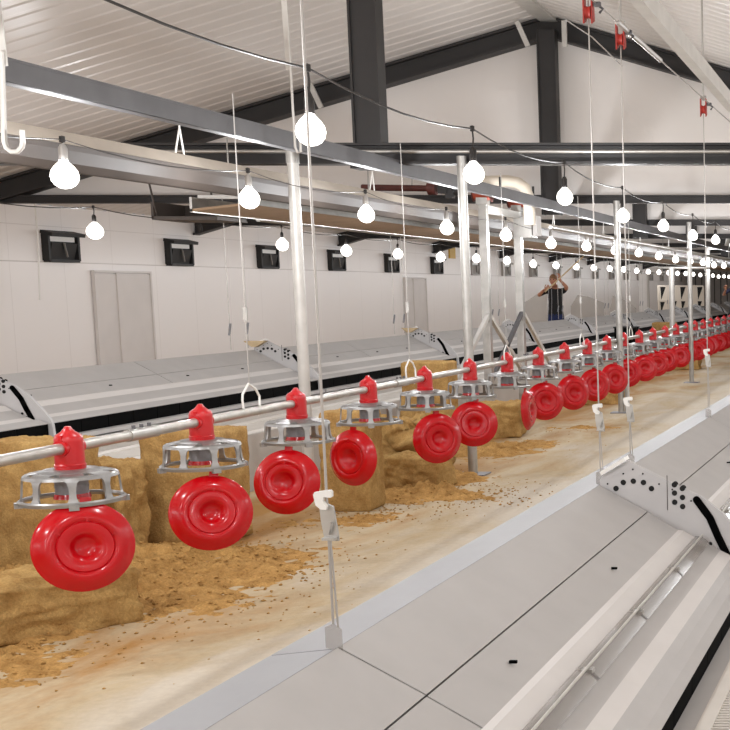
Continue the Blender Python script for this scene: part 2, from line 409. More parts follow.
# hanging strap with rod (two of them) on the grey channel
def strap(x0, y0_, x1, y1_, xr_, yr_, Y, label, hook):
    a, b, e = at_y(x0, y0_, Y), at_y(x1, y1_, Y), at_y(xr_, yr_, Y)
    a = a + (a - b) * .9
    t = thing('hanging_strap', tuple(b), label, 'hanger')
    d = (a - b); L = d.length; R = Vector((0, 0, 1)).rotation_difference(d.normalized()).to_matrix()
    MB().box((a + b) / 2, (.035, .006, L), R).build('flat_bar', 'galvanised_pale', t)
    if hook: pts = [b + Vector((0, -.008, .06)), e + Vector((-.01, -.008, .0))] + [e + Vector((-.01 + .04 - .04 * math.cos(q), -.008, -.045 * math.sin(q))) for q in (.6, 1.2, 1.9, 2.6, 3.14)] + [e + Vector((.07, -.008, .05))]
    else: pts = [b + Vector((.012, -.008, .25)), e + Vector((0, -.008, .03)), e + Vector((.012, -.004, -.005)), e + Vector((.03, 0, 0)), e + Vector((.03, 0, .09))]
    MB().tube(pts, .008 if not hook else .011, 8).build('rod', 'galvanised_pale', t, smooth=True)
strap(284, -2, 289, 70, 296, 152, 8.1, 'pale flat strap and rod hooked onto the grey channel, left of the near round post', False)
strap(-4, -5, 4, 66, 8, 142, 5.55, 'pale strap ending in a J shaped hook at the left edge of the photo', True)

tag(MB().tube([at_x(35, 203, -11.6), at_x(38, 240, -11.6), at_x(40, 300, -11.6)], .012, 6).build('hanging_rope', 'white_plastic'), 'white rope hanging from the cross beam left of the first air inlet', 'rope')
# rust red shaft, valve and vent pipe near the winch posts
t = thing('drive_shaft', tuple(at_y(390, 188, 14)), 'rust red drive shaft with a dark gearbox under the cross beam', 'shaft')
a, b = at_y(362, 187.5, 14), at_y(434, 188.5, 14)
MB().tube([a, b], .035, 10).build('shaft', 'rust_red', t, smooth=True)
c = at_y(432, 188, 14); MB().tube([c - Vector((.04, 0, 0)), c + Vector((.05, 0, 0))], .075, 12).build('flange', 'rust_red', t, smooth=True)
m_ = MB(); m_.box(at_y(444, 189, 14), (.1, .12, .1)); m_.box(at_y(450, 192, 14), (.08, .1, .14)); m_.tube([at_y(455, 190, 14), at_y(464, 191, 14)], .06, 10); m_.build('gearbox', 'dark_steel', t)
MB().tube([at_y(412, 187, 14.02), at_y(412, 148, 14.02)], .008, 6).build('hanger', 'wire', t)
mb = MB(); pts = [at_y(478, 182, 14.9), at_y(508, 181, 14.9), at_y(518, 183, 14.9), at_y(525, 188, 14.9), at_y(528, 196, 14.9), at_y(529, 204, 14.9), at_y(530, 225, 14.9)]
tag(mb.tube(pts, .068, 14).build('vent_pipe', 'pvc', smooth=True), 'cream plastic pipe bending down behind the winch posts', 'pipe')
t = thing('control_box', tuple(at_y(527, 238, 15.5)), 'grey metal control box right of the winch posts', 'box')
p0, p1 = at_y(523, 238, 15.5), at_y(534, 218, 15.5); c = (p0 + p1) / 2
MB().box(c, (p1.x - p0.x, .25, p1.z - p0.z)).build('case', 'galvanised', t); MB().box(at_y(537, 226, 15.5) , (.05, .2, .24)).build('cover', 'nest_pale', t)
MB().tube([p1, (p1.x, 15.5, TZ0)], .01, 6).build('hanger', 'wire', t)
tag(MB().box(at_x(452, 253, WX + .02), (.04, .45, .3)).build('wall_sign', 'yellow'), 'small yellow board high on the side wall behind the tall posts', 'sign')

# tall posts with foot plates between the aisle and the cross beams
POSTS = [(-3.47, 10.40), (-3.33, 15.66), (-3.22, 20.68)]
for i, (x, y) in enumerate(POSTS):
    t = thing('support_post', (x, y, 0), 'tall galvanised post with a square foot plate, %s in the row behind the feeders' % ['nearest', 'second', 'third'][i], 'post', 'tall posts along the feeder line')
    m_ = MB(); m_.tube([(x, y, .01), (x, y, TZ0 + .06)], .038, 14)
    if i == 1: m_.tube([(x + .075, y, .01), (x + .075, y, .42)], .03, 12)
    m_.build('tube', 'galvanised', t, smooth=True)
    MB().box((x, y, .006), (.24, .2, .012)).build('foot_plate', 'tube_grey', t)
SX = -4.91                                               # edge of the raised slats
for i, (x, y, top) in enumerate([(-4.5, at_x(300, 300, -4.5).y, HC + 1.06), (-4.5, at_x(672, 300, -4.5).y, HC + .42), (-4.5, at_x(708, 300, -4.5).y, HC + 1.0)]):
    t = thing('edge_post', (x, y, 0), ['tall round galvanised post at the slat edge, left of the winch posts', 'low far post at the slat edge with a cross pipe', 'white far post with a bent hook top'][i], 'post')
    MB().tube([(x, y, 0), (x, y, top)], .042 if i == 0 else .06, 14).build('tube', 'galvanised_pale', t, smooth=True)
    if i == 0: MB().tube([(x, y, top - .12), (x, y, top - .02)], .048, 14).build('cap', 'galvanised', t, smooth=True)
    if i == 2: MB().tube([(x, y, top), (x + .25, y, top + .02), (x + .45, y, top + .02), (x + .5, y, top + .1), (x + .55, y, top + .4)], .05, 10).build('hook_arm', 'white_plastic', t, smooth=True)
    if i == 1: MB().tube([(x - .3, y, top), (x + .8, y, top)], .03, 10).build('cross_pipe', 'galvanised', t, smooth=True)

# winch frame: two posts, top bar, braces, orange winches
gx = -4.5; ya, yb = at_x(485, 260, gx).y, at_x(519, 260, gx).y
gz = HC + .92
t = thing('winch_stand', (gx, (ya + yb) / 2, 0), 'bright galvanised frame of two posts with splayed braces and a top bar', 'stand')
for y in (ya, yb): MB().box((gx, y, gz / 2), (.085, .085, gz)).build('post', 'galvanised', t); MB().box((gx, y, .006), (.26, .26, .012)).build('foot_plate', 'galvanised', t)
MB().box((gx, (ya + yb) / 2, gz - .04), (.08, yb - ya, .08)).build('top_bar', 'galvanised_pale', t)
for y in (ya, yb):
    for s_ in (-1, 1):
        a, b = Vector((gx + .02, y, 1.27)), Vector((gx + .02, y + s_ * 1.4, .45)); d = b - a
        MB().box((a + b) / 2, (.04, .05, d.length), Vector((0, 0, 1)).rotation_difference(d.normalized()).to_matrix()).build('brace', 'grey_steel' if (s_ < 0 and y == yb) else 'galvanised_pale', t)
for i, (y, px) in enumerate(((ya, 485), (yb, 516))):
    z = gz + .15
    w = thing('winch', (gx, y, gz), ['orange red winch on top of the left post of the galvanised frame', 'orange red winch on top of the right post of the galvanised frame'][i], 'winch', 'winches on the galvanised frame')
    MB().tube([(gx - .1, y, z - .02), (gx + .1, y, z - .02)], .075, 12).build('drum', 'motor_orange', w, smooth=True)
    for s_ in (-1, 1): MB().lathe([(0, -.01), (.07, -.01), (.09, 0), (.07, .01), (0, .01)], 14, 0, Matrix.Translation((gx + s_ * .1, y, z - .03)) @ Matrix.Rotation(math.pi / 2, 4, 'Y')).build('cheek', 'rust_red', w)
    MB().box((gx, y, gz + .04), (.12, .12, .08)).build('mount', 'galvanised', w)
    MB().tube([(gx + .12, y, z), (gx + .2, y, z + .02), (gx + .2, y, z + .16)], .015, 6).build('crank', 'dark_steel', w)

# ------------------------------------------------------------------ laying nests
PROF = [(0, 0), (.215, .120), (.355, .205), (.38, .208), (.435, .243), (.50, .275), (.545, .298), (.60, .325), (.625, .352), (.662, .372), (.70, .385)]
def nest(name, X0, ZR, y0, y1, rz, label, group, plates, lids, wood=False, clear=True, base=0., black=.385, su=1., sv=1.):
    """X0, ZR: ridge; the roof falls towards +X.  Built about the camera's foot and turned by rz."""
    t = thing(name, (0, 0, 0), label, 'nest', group, rz)
    P = lambda u, v: (X0 + u * su, ZR - v * sv)
    t['_o'] = (0, 0, 0)
    L = [P(*q) for q in PROF[:-3]] + [P(.625, .352 + black - .385), P(.662, .372 + black - .385), P(.70, black)]
    cuts = [y0] + lids + [y1]
    for a, b in zip(cuts[:-1], cuts[1:]):
        m_ = MB(); e0, e1 = (.016 if a == y0 else -.003), (.016 if b == y1 else -.003); m_.sheet([P(-.172, .022), P(-.008, .004)], .006, a - e0, b + e1); sm_ = MB().sheet([P(-.008, .006), P(.001, .002)], .004, a, b); m_.build('ridge_flange', 'flange_steel', t)
        m_ = MB(); m_.sheet(L[:2], .006, a + .004, b - .004); m_.sheet([(L[1][0] + .003, L[1][1] - .004), L[2]], .006, a + .004, b - .004)
        lid = m_.build('roof_lid', 'nest_grey', t); sm_.build('ridge_seam', 'seam', lid)
        for yy in [a + (b - a) * q for q in (.16, .62)]:
            x, z = P(.3, .165); MB().box((x, yy, z + .004), (.022, .009, .008)).build('latch', 'black_rubber', lid)
    m_ = MB(); m_.sheet([L[2], L[3], L[4]], .006, y0, y1); m_.build('rib_panel', 'nest_pale', t)  # flatter strip painted paler, the light from above put into its colour
    if clear:
        n = max(2, int((y1 - y0) / .62)); w = MB(); fr = MB()
        q0, q1 = Vector(L[4]), Vector(L[5])
        fr.sheet([L[4], L[5]], .006, y0, y1)
        base_o = fr.build('window_bed', 'nest_grey', t)
        up = Vector((.03, .022))
        for k in range(n):
            a, b = y0 + (y1 - y0) * k / n + .012, y0 + (y1 - y0) * (k + 1) / n - .012
            MB().sheet([(q0.x, q0.y + .012), ((q0.x + q1.x) / 2, (q0.y + q1.y) / 2 + .026), (q1.x, q1.y + .012)], .003, a, b).build('window_flap', 'clear', base_o)
        for k in range(1, n):
            yy = y0 + (y1 - y0) * k / n; mx = (q0 + q1) / 2
            MB().box((mx.x, yy, mx.y + .024), (.035, .03, .012)).build('clip', 'galvanised', base_o)
        rod = MB(); mx = (q0 + q1) / 2; rod.tube([(mx.x, y0 + .02, mx.y + .034), (mx.x, y1 - .02, mx.y + .034)], .0045, 6); rod.build('hinge_rod', 'galvanised_pale', base_o)
    else:
        m_ = MB(); m_.sheet([L[4], L[5]], .006, y0, y1); m_.build('rib_panel', 'nest_grey', t)
    m_ = MB(); m_.sheet([L[5], L[6]], .006, y0, y1); m_.build('front_panel', 'nest_grey', t)
    m_ = MB(); m_.sheet([L[6], L[7]], .006, y0, y1); m_.build('front_panel', 'nest_pale', t)  # upward-facing strip, its brighter light painted as a paler grey
    m_ = MB(); m_.sheet([L[7], L[8], L[9], L[10]], .006, y0, y1); m_.build('front_panel', 'nest_grey', t)
    x, z = P(.69, black)
    cur = MB(); n = int((y1 - y0) / .3); 
    for k in range(n):
        a, b = y0 + (y1 - y0) * k / n, y0 + (y1 - y0) * (k + 1) / n; cur.box((x, (a + b) / 2, ZR - sv * (black + .48) / 2), (.008, b - a - .006, sv * (.48 - black)))
    cur.build('entrance_curtain', 'black_rubber', t)
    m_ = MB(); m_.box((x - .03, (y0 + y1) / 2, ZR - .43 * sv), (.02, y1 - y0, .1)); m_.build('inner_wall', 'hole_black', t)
    x0_, z0_ = P(.705, .465)
    m_ = MB(); m_.box((x0_ + .02, (y0 + y1) / 2, z0_ - .01), (.07, y1 - y0, .03)); m_.build('landing_board', 'nest_grey', t)
    m_ = MB(); m_.box((X0 - .165, (y0 + y1) / 2, (ZR - .03 + base) / 2), (.012, y1 - y0, ZR - .03 - base)); m_.build('back_board', 'nest_pale', t)
    m_ = MB(); m_.box((X0 + .25 * su, (y0 + y1) / 2, (ZR - .5 + base) / 2), (.7 * su, y1 - y0 - .02, max(.02, ZR - .5 - base))); m_.build('floor_box', 'nest_grey', t)
    out = [(-.0, .48), (-.0, -.02), (.018, -.048), (.129, -.113), (.165, -.096), (.25, -.052), (.36, .006), (.46, .05), (.56, .13), (.65, .235), (.70, .305), (.718, .345), (.727, .48)]
    for yp in plates:
        pl = MB(); pl.prism([P(*q) for q in out], yp - .012, yp + .012)
        hl = pl
        def disc(u, v, r):
            for s_ in (-1, 1):
                xx, zz = P(u, v); Rr = Matrix.Translation((xx, yp + s_ * .0125, zz)) @ Matrix.Rotation(math.pi / 2, 4, 'X')
                hl.lathe([(r, -.002), (r, .002)], 16, 1, Rr)  # black disc on the plate, painted for the dark of a hole
        for u, v in ((.073, .016), (.107, -.012), (.153, -.018), (.199, -.012), (.235, .016)): disc(u, v, .0125)
        for u, v in ((.035, -.005), (.108, -.052), (.152, -.072), (.197, -.052), (.27, -.005)): disc(u, v, .004)
        for u, v in ((.34, -.002), (.376, .015), (.34, .036), (.376, .056), (.34, .078), (.376, .098)): disc(u, v, .0125)
        for u, v in ((.33, .02), (.415, .072)): disc(u, v, .004)
        for u, v in ((.5, .27), (.47, .3), (.53, .3), (.44, .33), (.5, .33), (.56, .33), (.47, .36), (.53, .36), (.5, .39)): disc(u, v, .009)
        o = pl.build('end_plate', ['nest_plate', 'hole_black'], t)
        sl = MB(); ln = [Vector(P(*q)) for q in ((.44, .066), (.50, .15), (.535, .235), (.575, .32))]
        for s_ in (-1, 1):
            for p, q in zip(ln[:-1], ln[1:]):
                d = (q - p).normalized(); nn = Vector((-d.y, d.x)) * .017
                pol = [p + nn, q + nn, q - nn, p - nn]
                ya_ = yp + s_ * .0135
                sl.prism([(w_.x, w_.y) for w_ in pol], ya_ - .0035, ya_ + .0035)
            for p in ln: sl.lathe([(.0168, -.0035), (.0168, .0035)], 12, 0, Matrix.Translation((p.x, yp + s_ * .0135, p.y)) @ Matrix.Rotation(math.pi / 2, 4, 'X'))
        sl.build('slot', 'black_rubber', o)
        sm = MB(); xx, zz = P(.307, .035); sm.box((xx, yp - .0125, zz), (.003, .003, .16)); sm.build('seam', 'seam', o)
        br = MB(); br.prism([P(.012, -.046), P(.123, -.113), P(.115, -.128), P(.004, -.062)], yp - .03, yp + .05); br.build('ridge_strip', 'white_plastic', o)
        if wood:
            wd = MB(); xx, zz = P(-.05, -.06); wd.prism([(xx - .02, zz + .04), (xx + .2, zz + .04), (xx + .17, zz + .02), (xx + .1, zz - .02), (xx + .06, zz - .02)], yp - .09, yp - .015); wd.build('wood_block', 'wood', o)
    return t

XL, ZL = -6.43, .935                                     # left row ridge
J = [4.48 + 4.13 * k for k in range(12)]
lefts = ['nearest nest unit of the far row, at the left edge of the photo', 'second nest unit of the far row, behind the first three feeders',
         'third nest unit of the far row, behind the straw bale on the slats', 'fourth nest unit of the far row, behind the winch frame',
         'fifth nest unit of the far row, just before the man in black']
for k in range(len(J) - 1):
    lab = 'white ' + (lefts[k] if k < len(lefts) else 'nest unit of the far row, %s unit from the left' % ORD[k + 1])
    nest('laying_nest', XL, ZL, J[k] + .02, J[k + 1] - .02, 0, lab, 'laying nests of the far row', [J[k + 1]], [(J[k] + J[k + 1]) / 2], wood=k in (1, 2), clear=False, base=0., black=.345, su=.92, sv=.88)
YAW = -math.atan((917 - 886) / F)
XN, ZN = -1.44, HC - .89
dj = [3.0, 5.60, 8.62]
nest('laying_nest', XN, ZN, .9, dj[1] - .015, YAW, 'big grey laying nest in the foreground at the lower right', 'laying nests of the near row', [dj[1]], [dj[0]], base=0.)
nest('laying_nest', XN, ZN, dj[1] + .018, 11.4, YAW, 'grey laying nest behind the perforated end plate at the right edge', 'laying nests of the near row', [11.4], [dj[2]], base=0.)

# slatted floors
def slats(name, x0, x1, y0, y1, z, rz, step, label, cross, skirt):
    t = thing(name, (0, 0, 0), label, 'slatted floor', None, rz); t['_o'] = (0, 0, 0)
    m_ = MB(); y = y0
    while y < y1: m_.box(((x0 + x1) / 2, y, z - .012), (x1 - x0, step * .5, .024)); y += step
    m_.build('slat_panel', 'slat_white', t)
    m_ = MB(); x = x0
    while x <= x1 + .001: m_.box((x, (y0 + y1) / 2, z - .014), (cross[1], y1 - y0, .032)); x += cross[0]
    m_.build('bearer', 'slat_white', t)
    m_ = MB()
    for x in ((x1,) if skirt > 0 else (x0, x1)): m_.box((x + .012, (y0 + y1) / 2, z / 2), (.02, y1 - y0, z - .002))
    m_.build('skirt_board', 'panel_grey', t)
    m_ = MB(); m_.box(((x0 + x1) / 2, (y0 + y1) / 2, z - .1), (x1 - x0 - .03, y1 - y0, .01)); m_.build('shade_sheet', 'tray_dark', t)  # dark sheet added under the slats in place of the shade there
slats('slatted_floor', -5.74, SX, 3, 50, .44, 0, .05, 'white slatted floor raised in front of the far nest row', (.39, .09), 1)
slats('slatted_floor', -.655, .6, 1.2, 9, HC - 1.35, YAW, .024, 'white slotted floor in the bottom right corner beside the near nest', (.105, .05), 1)

# ------------------------------------------------------------------ feeder line
XP = -3.38; ZP = HC - .655
t = thing('feeder_pipe', (XP, 5, ZP), 'long galvanised feed pipe running through all the red feeder heads', 'pipe')
MB().tube([(XP, -.5, ZP), (XP, 44, ZP)], .0235, 16).build('tube', 'pipe_metal', t, smooth=True)
for k in range(12):
    y = 2.59 + 3.05 * k
    c = MB(); c.tube([(XP, y - .11, ZP), (XP, y + .11, ZP)], .028, 16)
    cl = c.build('coupling', 'galvanised', t, smooth=True)
    b = MB()
    for q in (-.06, .0, .06): b.tube([(XP, y + q, ZP + .02), (XP, y + q, ZP + .042)], .008, 6)
    b.build('bolt', 'grey_steel', cl)
FY0, FD = 5.13, 1.003
fy = [FY0 + FD * i for i in range(24)]
f0 = thing('pan_feeder', (XP, fy[0], ZP), 'x', 'feeder', 'pan feeders along the pipe')
HEAD = [(.056, -.088), (.058, -.07), (.054, -.066), (.054, -.03), (.052, .025), (.053, .036), (.047, .052), (.026, .066), (.016, .078), (.011, .087), (0, .089)]
hd = MB().lathe(HEAD, 24)
hd.tube([(0, -.062, 0), (0, .062, 0)], .033, 16)
hd.box((.0, 0, .03), (.014, .108, .05))
hd.build('head', 'red_head', f0, smooth=True, world=False)
cg = MB()                                              # the grille
cg.lathe([(.062, -.088), (.098, -.088), (.118, -.097), (.118, -.106), (.095, -.100), (.062, -.098)], 32)
NR = 8
for k in range(NR):
    a = 2 * math.pi * (k + .5) / NR; ca, sa = math.cos(a), math.sin(a); ta = Vector((-sa, ca, 0))
    prof = [(.105, -.097, .036), (.140, -.099, .042), (.160, -.105, .040), (.169, -.114, .030), (.173, -.127, .018), (.175, -.148, .0125), (.178, -.186, .0125), (.181, -.203, .018), (.185, -.213, .032)]
    vs = []; fs = []
    for i, (r, z, w) in enumerate(prof):
        p = Vector((r * ca, r * sa, z)); nrm = Vector((ca * .7, sa * .7, .7)) if i < 2 else Vector((ca, sa, .15))
        for s_, d in ((-1, 0), (1, 0), (1, -.008), (-1, -.008)): vs.append(p + ta * w * s_ + nrm * d)
    for i in range(len(prof) - 1):
        for j in range(4): fs.append((4 * i + j, 4 * i + (j + 1) % 4, 4 * i + 4 + (j + 1) % 4, 4 * i + 4 + j))
    fs += [(0, 1, 2, 3), tuple(4 * (len(prof) - 1) + j for j in (3, 2, 1, 0))]
    cg.add(vs, fs)
rp = [(.186, -.206), (.193, -.212), (.190, -.226), (.180, -.226), (.173, -.216), (.177, -.207), (.186, -.206)]
cg.lathe([(r, z) for r, z in rp], 40, cap=False)
sr = []                                                # arched shoulder between the ribs
cg.lathe([(.158, -.103), (.169, -.109), (.173, -.121), (.165, -.116), (.154, -.108), (.158, -.103)], 40, cap=False)
for k in range(4):
    a = 2 * math.pi * k / 4 + .4; cg.box((.187 * math.cos(a), .187 * math.sin(a), -.226), (.03, .035, .022), Matrix.Rotation(a, 3, 'Z'))
cage = cg.build('grille', 'cast_grey', f0, smooth=True, world=False)
tb = MB().lathe([(.05, -.10), (.06, -.102), (.06, -.192), (.05, -.193)], 24)
for z in (-.12, -.14, -.16): tb.lathe([(.0615, z - .004), (.0615, z + .004)], 24)
tb.build('drop_tube', 'tube_grey', f0, smooth=True, world=False)
MB().lathe([(.045, -.193), (.063, -.19), (.068, -.21), (.045, -.21)], 24).build('shut_off_ring', 'red_plastic', f0, smooth=True, world=False)
PAN = [(.0, .010), (.026, .011), (.042, .022), (.052, .036), (.062, .043), (.080, .046), (.098, .046), (.103, .040), (.108, .045), (.122, .047), (.142, .038), (.162, .019), (.174, .007), (.180, .004), (.1825, -.001), (.179, -.004),
       (.172, .001), (.156, .018), (.138, .033), (.122, .041), (.094, .040), (.066, .038), (.045, .016), (.018, .005), (0, .004)]
pn = MB().lathe(PAN, 48)
for a in (.5, 1.57, 2.64): pn.box((.112 * math.cos(a), .112 * math.sin(a), .05), (.02, .006, .004), Matrix.Rotation(a, 3, 'Z'))
hp = MB(); hp.box((0, .185, 0), (.04, .03, .012)); 
pan = pn.build('pan', 'red_plastic', f0, smooth=True, world=False)
for p in pan.data.polygons: p.use_smooth = True
hinge = hp.build('hinge', 'red_plastic', pan, world=False)
OFFS = [7, 4, -12, -18, 10, 2, 19, 5, 7, 6, 6, 2, 4, 3, 1, 3, 1, 2, 2, 0, 1, 0, 0, 0]
side_note = ['nearest the camera', 'second along the pipe from the left', 'third along the pipe from the left', 'fourth along the pipe from the left',
             'fifth along the pipe from the left', 'sixth, its pan in front of a post', 'seventh along the pipe, its pan hanging edge-on']
def set_pan(pn_, i):
    Y = fy[i]; tt = -XP / Y; phic = math.atan2(-Y, -XP)
    s_ = OFFS[i] * Y / (F * .17 * math.sqrt(1 + tt * tt)); dl = math.asin(max(-1, min(1, s_)))
    phi = phic + dl
    tilt = math.radians([9, 14, 10, 4, 5, 10, 3, 6, 6, 8][i % 10])
    n = Vector((math.cos(phi) * math.cos(tilt), math.sin(phi) * math.cos(tilt), math.sin(tilt) * .9)).normalized()
    side = Vector((-math.sin(phi), math.cos(phi), 0)); up = n.cross(side).normalized() * 1
    if up.z < 0: up = -up; side = -side
    # columns: x = side, y = up, z = normal
    R = Matrix((side, up, n)).transposed().to_4x4()
    if R.to_3x3().determinant() < 0: R = Matrix((-side, up, n)).transposed().to_4x4()
    hingep = Vector((.158 * math.cos(phi), .158 * math.sin(phi), -.243))
    roll = Matrix.Rotation(random.uniform(-.15, .15), 4, 'Z')
    c_ = hingep - up * .188 + Vector((0, 0, .04 if i == 0 else 0))
    pn_.matrix_parent_inverse = Matrix()
    pn_.matrix_basis = Matrix.Translation(c_) @ R @ roll
feeders = []
for i, y in enumerate(fy):
    o = f0 if i == 0 else copy_tree(f0)
    o.location = (XP, y, ZP); feeders.append(o)
    o['label'] = 'red hanging pan feeder with grey grille, ' + (side_note[i] if i < len(side_note) else '%s along the pipe from the left' % ORD[i + 1])
    for ch in kids(o):
        if ch.name.startswith('grille'): ch.rotation_euler.z = random.uniform(0, .6)
        if ch.name.startswith('pan'): set_pan(ch, i)
    o['_o'] = (XP, y, ZP)

# wires that carry the pipe
for i, px in enumerate((250, 411, 508, 583, 632)):
    y = at_x(px, 380, XP).y
    t = thing('pipe_hanger', (XP, y, ZP), ['white hook hanger on the feed pipe between the second and third feeder', 'white hook hanger on the feed pipe left of the fifth feeder',
              'white hook hanger on the feed pipe at the winch frame', 'white hook hanger on the feed pipe right of the tall second man-high post', 'farthest white hook hanger on the feed pipe'][i], 'hanger', 'hangers on the feed pipe')
    m_ = MB(); m_.tube([(XP, y - .09, ZP + .07), (XP, y - .085, ZP + .10), (XP, y - .02, ZP + .15), (XP, y + .05, ZP + .12), (XP, y + .09, ZP + .075), (XP + .002, y + .085, ZP + .02), (XP, y + .06, ZP - .028)], .006, 8)
    m_.tube([(XP, y - .09, ZP + .07), (XP, y - .082, ZP + .018)], .006, 8); m_.build('hook', 'white_plastic', t, smooth=True)
    MB().tube([(XP, y - .01, ZP + .14), (XP, y - .01, HC + 1.0)], .003, 5).build('wire', 'wire', t)
    MB().box((XP, y - .01, ZP + .52), (.02, .01, .07)).build('tensioner', 'galvanised', t)

# ------------------------------------------------------------------ wires over the near nests, pulleys, hoist cable
Rn = Matrix.Rotation(YAW, 3, 'Z')
def nr(x, y, z): return Rn @ Vector((x, y, z))
def clip_wire(i, y, x, ztop, zclip, label, k):
    base = nr(x, y, ZN + .01); t = thing('lid_wire', tuple(base), label, 'wire', 'wires lifting the near nest lids')
    top = Vector((base.x, base.y, ztop)); cl = Vector((base.x, base.y, zclip))
    MB().tube([base + Vector((0, 0, .05)), top], .0032, 6).build('wire', 'wire', t)
    MB().tube([base + Vector((.012, 0, .04)), cl + Vector((.004, 0, -.06))], .0025, 6).build('return_wire', 'wire', t)
    pl = MB(); w = .018
    pol = [(-.035, .06), (.0, .055), (.03, .04), (.048, -.10), (.046, -.125), (.0, -.125), (-.018, -.11), (-.03, -.03)]
    pl.prism([(cl.x + u * k, cl.z + v * k) for u, v in pol], cl.y - .004, cl.y + .004)
    pl.box((cl.x + .015 * k, cl.y - .012, cl.z - .11 * k), (.06 * k, .02, .012 * k)); pl.tube([(cl.x + .01 * k, cl.y - .01, cl.z - .09 * k), (cl.x + .03 * k, cl.y - .014, cl.z - .03 * k)], .003, 6)
    pl.build('tensioner', 'galvanised', t)
    kn = MB()
    pol = [(-.052, .10), (-.045, .112), (-.01, .118), (.0, .12), (.03, .122), (.036, .115), (.036, .092), (.028, .086), (-.004, .09), (-.008, .07), (.01, .045), (.006, .028), (-.02, .03), (-.043, .05)]
    kn.prism([(cl.x + u * k, cl.z + v * k) for u, v in pol], cl.y - .014, cl.y - .004); kn.build('cleat', 'white_plastic', t)
    br = MB(); br.prism([(base.x - .02, base.z - .01), (base.x + .02, base.z - .025), (base.x + .02, base.z + .035), (base.x, base.z + .05), (base.x - .02, base.z + .042)], base.y - .003, base.y + .003)
    br.build('lid_bracket', 'clear', t)
    return base
b1 = clip_wire(0, dj[0] - .0, XN - .01, 3.9, HC - .555, 'steel wire with a large grey tensioner, nearest wire, in front of the third feeder', .52)
b2 = clip_wire(1, dj[1] + .02, XN - .005, 2.82, HC - .584, 'steel wire at the near side of the perforated plate on the grey nest', .52)
b3 = clip_wire(2, 6.22, XN - .005, 2.76, HC - .605, 'steel wire just behind the perforated plate on the grey nest', .52)
b4 = clip_wire(3, dj[2], XN - .01, 2.76, HC - .48, 'farthest steel wire to the grey nests, near the right edge', .52)
cz = 2.78
for b, lab in ((b2, 'red cord pulley at the top edge, left of the other pulleys'), (b3, 'red cord pulley with a chain, middle of the three at top right'), (b4, 'red cord pulley below the galvanised channel, rightmost of the three')):
    t = thing('cord_pulley', (b.x, b.y, cz), lab, 'pulley', 'red pulleys on the hoist cable')
    m_ = MB(); m_.lathe([(.012, -.012), (.03, -.012), (.024, 0), (.03, .012), (.012, .012)], 16, 0, Matrix.Translation((b.x, b.y, cz - .02)) @ Matrix.Rotation(math.pi / 2, 4, 'Y')); m_.build('wheel', 'pulley_red', t, smooth=True)
    for s_ in (-1, 1):
        m_ = MB(); m_.prism_x([(b.y - .02, cz + .05), (b.y + .02, cz + .05), (b.y + .03, cz - .05), (b.y - .02, cz - .07)], b.x + s_ * .018 - .003, b.x + s_ * .018 + .003)
        m_.build('cheek', 'pulley_red', t)
    m_ = MB(); m_.tube([(b.x, b.y, cz + .04), (b.x, b.y, roof_z(b.x))], .007, 6); m_.tube([(b.x - .02, b.y, cz + .06), (b.x + .02, b.y, cz + .06)], .012, 8); m_.build('chain', 'galvanised', t)
    m_ = MB(); m_.tube([(b.x + .03, b.y, cz + .02), (b.x + .06, b.y + .02, cz + .0), (b.x + .05, b.y, cz - .02)], .006, 6); m_.box((b.x + .04, b.y, cz + .015), (.03, .02, .02)); m_.build('clamp', 'grey_steel', t)
ca_, cb_ = nr(XN + .03, 1, cz + .02), nr(XN + .03, 14, cz + .02)
m_ = MB(); m_.tube([ca_, cb_], .004, 6); a_, b_ = nr(XN + .03, 6.0, cz + .02), nr(XN + .03, 7.0, cz + .02); m_.tube([a_, b_], .013, 8)
tag(m_.build('hoist_cable', 'wire'), 'steel hoist cable slanting down at top right through the red pulleys', 'cable')
b5 = nr(XN + .25, 7.4, 0)
a_, b_ = at_y(566, 20, 7.4), at_y(622, 66, 8.6)
tag(MB().tube([a_, at_y(592, 37, 8), b_], .004, 6).build('slack_cable', 'wire'), 'thin slack cable beside the ridge of the second roof frame', 'cable')
# wires over the far nests
n_ = 0
for k in range(1, 9):
    for d in (-.42, -.08):
        y = J[k] + d; n_ += 1
        t = thing('lid_wire', (XL - .02, y, ZL), 'thin wire with a small dark tensioner above the far nest row, %s from the left' % ORD[n_], 'wire', 'wires lifting the far nest lids')
        MB().tube([(XL - .02, y, ZL + .02), (XL - .02, y, HC + .9)], .004, 5).build('wire', 'wire', t)
        MB().box((XL - .02, y, ZL + .22), (.02, .012, .12), Matrix.Rotation(.15, 3, 'Y')).build('tensioner', 'tube_grey', t)

# ------------------------------------------------------------------ bulbs
BZ = {}
def bulb_proto(rad, drop=.27, smat='black_cable'):
    t = thing('light_bulb', (0, 0, 0), 'x', 'light bulb', 'lit bulbs'); t['_o'] = (0, 0, 0)
    r = rad
    MB().lathe([(0, -r), (r * .38, -r * .925), (r * .71, -r * .71), (r * .925, -r * .38), (r, 0), (r * .92, r * .4), (r * .7, r * .75), (r * .42, r * 1.05), (.016, r * 1.25)], 20).build('globe', 'bulb', t, smooth=True, angle=80)  # globe larger than a real bulb, the glare around it built into its size
    MB().lathe([(.018, r * 1.2), (.021, r * 1.25), (.021, r * 1.2 + .065), (.012, r * 1.2 + .085), (0, r * 1.2 + .085)], 12).build('socket', smat, t, smooth=True)
    MB().tube([(0, 0, r * 1.2 + .08), (.003, .004, (r * 1.2 + .08 + drop) / 2), (0, 0, drop)], .005, 6).build('cord', smat, t)
    return t
